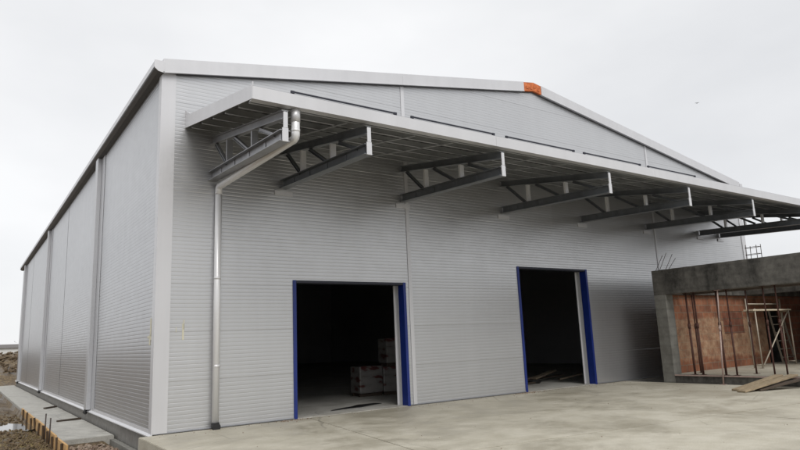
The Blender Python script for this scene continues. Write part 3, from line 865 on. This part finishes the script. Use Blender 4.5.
lumps('mud_clods', 1500, mudpt, M['clod'], 'loose clods of wet earth beside the path', .02, .13)
lumps('heap_clods', 900, lambda: (random.uniform(-8, 4), random.triangular(38.6, 56, 42)), M['clod'], 'clods of earth on the spoil heap beyond the hall', .1, .6)
bm = bmesh.new()
for _ in range(5200):
    x, y = mudpt()
    if math.hypot((x + 3.1) / 1.75, (y - 9.5) / 2.3) < 1: continue
    z = ground_z(x, y); a = random.uniform(0, 6.28); l = random.uniform(.05, .17); up = random.uniform(.01, .07)
    d = Vector((math.cos(a), math.sin(a), 0)); s = Vector((-d.y, d.x, 0)) * .004
    p = Vector((x, y, z + .01)); q = p + d * l + Vector((0, 0, up))
    bm.faces.new([bm.verts.new(p - s), bm.verts.new(p + s), bm.verts.new(q)])
tag(obj('dry_grass', bm, M['straw']), 'flattened yellowish dry grass on the mud', kind='stuff')

bm = bmesh.new()
for _ in range(260):
    if random.random() < .7: x, y = random.uniform(0, 15), -abs(random.gauss(0, .25)) - .03
    else: x, y = random.uniform(-.1, 15), random.uniform(-9, -.1)
    s_ = random.uniform(.004, .011)
    r = bmesh.ops.create_icosphere(bm, subdivisions=1, radius=s_, matrix=Matrix.Translation((x, y, s_ * .4)))
    for v in r['verts']: v.co += Vector((random.uniform(-1, 1), random.uniform(-1, 1), random.uniform(-1, 1))) * s_ * .3
for cx_, cy_, n_, rad in ((10.35, -.12, 120, .22), (3.0, -.10, 70, .2)):
    for _ in range(n_):
        s_ = random.uniform(.005, .018)
        r = bmesh.ops.create_icosphere(bm, subdivisions=1, radius=s_, matrix=Matrix.Translation((cx_ + random.gauss(0, rad), cy_ - abs(random.gauss(0, .09)), s_ * .4)))
tag(obj('grit', bm, M['rubble']), 'loose grit and mortar crumbs on the apron', kind='stuff')
# ------------------------------------------------------------------ far background, bird
sh = thing('shed', 'distant low pale shed with a dark roof beyond the spoil heap', 'shed', (2.0, 140, -.3))
obj('wall', BX(-14, 6, 0, 8, 0, 3.7), M['shedwall'], sh)
bm = bmesh.new(); prism(bm, [(-.4, 3.7), (4, 4.5), (8.4, 3.7)], 'x', -14.4, 6.4); obj('roof', bm, M['shedroof'], sh)
def tree(x, y, h, label):
    t = thing('tree', label, 'tree', (x, y, -.4), 'far off trees on the horizon')
    bm = bmesh.new(); tube(bm, [(0, 0, 0), (.1, 0, h * .45), (.0, .1, h * .8)], [.22, .15, .05], 8)
    for k in range(6):
        a = k * 1.05; tube(bm, [(.08, 0, h * (.35 + .06 * k)), (h * .22 * math.cos(a), h * .22 * math.sin(a), h * (.55 + .06 * k))], [.08, .03], 6)
    obj('trunk', bm, M['bark'], t)
    bm = bmesh.new()
    for _ in range(900):
        u = Vector((random.gauss(0, .19), random.gauss(0, .19), random.gauss(.66, .14))) * h
        s = random.uniform(.12, .34)
        r = Matrix.Rotation(random.uniform(0, 6.28), 3, Vector((random.random() - .5, random.random() - .5, random.random() - .5)).normalized())
        bm.faces.new([bm.verts.new(u + r @ Vector(c)) for c in ((-s, 0, 0), (0, -s * .5, 0), (s, 0, 0), (0, s * .5, .05))])
    obj('crown', bm, M['leaf'], t)
tree(-3.5, 170, 5.2, 'low dark far off tree at the left edge of the horizon')
tree(2.5, 176, 4.6, 'lower far off tree between two others on the horizon')
tree(8.0, 168, 4.9, 'far off tree whose crown meets the hall corner on the horizon')
bd = thing('bird', 'tiny black bird flying in the white sky above the hall', 'bird', (69.73, 25, 29.1), None, .6)
bm = bmesh.new()
tube(bm, [(-.32, 0, 0), (-.2, 0, .02), (0, 0, .03), (.2, 0, .05), (.3, 0, .07), (.36, 0, .06)], [.02, .06, .1, .08, .05, .01], 10)
obj('body', bm, M['bird'], bd, True)
for s in (-1, 1):
    bm = bmesh.new()
    ptsw = [(.12, 0, .06), (.10, s * .25, .16), (-.02, s * .52, .12), (-.08, s * .48, .115), (-.06, s * .22, .14), (-.08, 0, .06)]
    A_ = [bm.verts.new(p) for p in ptsw]; B_ = [bm.verts.new((p[0], p[1], p[2] - .015)) for p in ptsw]
    bm.faces.new(A_); bm.faces.new(B_[::-1])
    for i in range(6): bm.faces.new((A_[i], B_[i], B_[(i + 1) % 6], A_[(i + 1) % 6]))
    obj('wing', bm, M['bird'], bd)
bd.scale = (.5, .5, .5)

# ------------------------------------------------------------------ world and sun
SUN_EL, SUN_AZ = 45, 196          # degrees; azimuth clockwise from +Y: sun stands in front of the hall
w = bpy.data.worlds.new('World'); SC.world = w; w.use_nodes = True
nt = w.node_tree; bg = nt.nodes['Background']
sky = nt.nodes.new('ShaderNodeTexSky'); sky.sky_type = 'NISHITA'; sky.sun_disc = False
sky.sun_elevation = math.radians(SUN_EL); sky.sun_rotation = math.radians(SUN_AZ)
tc = nt.nodes.new('ShaderNodeTexCoord')
mp = nt.nodes.new('ShaderNodeMapping'); mp.inputs['Scale'].default_value = (1, 1, 2.2); nt.links.new(tc.outputs['Generated'], mp.inputs['Vector'])
nz = nt.nodes.new('ShaderNodeTexNoise'); nz.inputs['Scale'].default_value = 1.6; nz.inputs['Detail'].default_value = 5; nz.inputs['Roughness'].default_value = .5
nt.links.new(mp.outputs['Vector'], nz.inputs['Vector'])
rp = nt.nodes.new('ShaderNodeValToRGB'); rp.color_ramp.elements[0].position = .3; rp.color_ramp.elements[1].position = .7
rp.color_ramp.elements[0].color = (.71, .72, .74, 1); rp.color_ramp.elements[1].color = (.90, .905, .915, 1)
nt.links.new(nz.outputs['Fac'], rp.inputs['Fac'])
sc_ = nt.nodes.new('ShaderNodeVectorMath'); sc_.operation = 'SCALE'; sc_.inputs['Scale'].default_value = 10.0
nt.links.new(rp.outputs['Color'], sc_.inputs[0])
sepd = nt.nodes.new('ShaderNodeSeparateXYZ'); nt.links.new(tc.outputs['Generated'], sepd.inputs[0])
zr = nt.nodes.new('ShaderNodeMapRange'); zr.interpolation_type = 'SMOOTHSTEP'
zr.inputs['From Min'].default_value = .5; zr.inputs['From Max'].default_value = 1.0; zr.inputs['To Min'].default_value = 9.6; zr.inputs['To Max'].default_value = 17
nt.links.new(sepd.outputs['Z'], zr.inputs['Value']); nt.links.new(zr.outputs['Result'], sc_.inputs['Scale'])
mx = nt.nodes.new('ShaderNodeMix'); mx.data_type = 'RGBA'; mx.inputs['Factor'].default_value = .96     # cloud cover over the clear sky
nt.links.new(sky.outputs['Color'], mx.inputs['A']); nt.links.new(sc_.outputs['Vector'], mx.inputs['B'])
nt.links.new(mx.outputs['Result'], bg.inputs['Color']); bg.inputs['Strength'].default_value = .1

sd = bpy.data.lights.new('sun', 'SUN'); sd.energy = 1.45; sd.angle = math.radians(30); sd.color = (1, .97, .93)
so = bpy.data.objects.new('sun', sd); COL.objects.link(so)
el, az = math.radians(SUN_EL), math.radians(SUN_AZ)
dirv = Vector((math.sin(az) * math.cos(el), math.cos(az) * math.cos(el), math.sin(el)))
so.rotation_euler = dirv.to_track_quat('Z', 'Y').to_euler()

# ------------------------------------------------------------------ camera (solved)
f_ = Vector((0.56620432, 0.80376074, 0.18270561)); r_ = Vector((0.82120446, -0.56915304, -0.04108601)); u_ = Vector((-0.07096413, -0.17330174, 0.98230881))
cd = bpy.data.cameras.new('camera'); cd.lens = 27.8814; cd.sensor_width = 36; cd.sensor_fit = 'HORIZONTAL'; cd.clip_end = 4000
co = bpy.data.objects.new('camera', cd); COL.objects.link(co)
mt = Matrix((r_, u_, -f_)).transposed().to_4x4(); mt.translation = (-3.1871, -13.3008, 1.6493)
co.matrix_world = mt
SC.camera = co
SC.view_settings.view_transform = 'Standard'; SC.view_settings.look = 'None'
SC.view_settings.exposure = .2; SC.view_settings.gamma = 1; SC.view_settings.use_curve_mapping = False
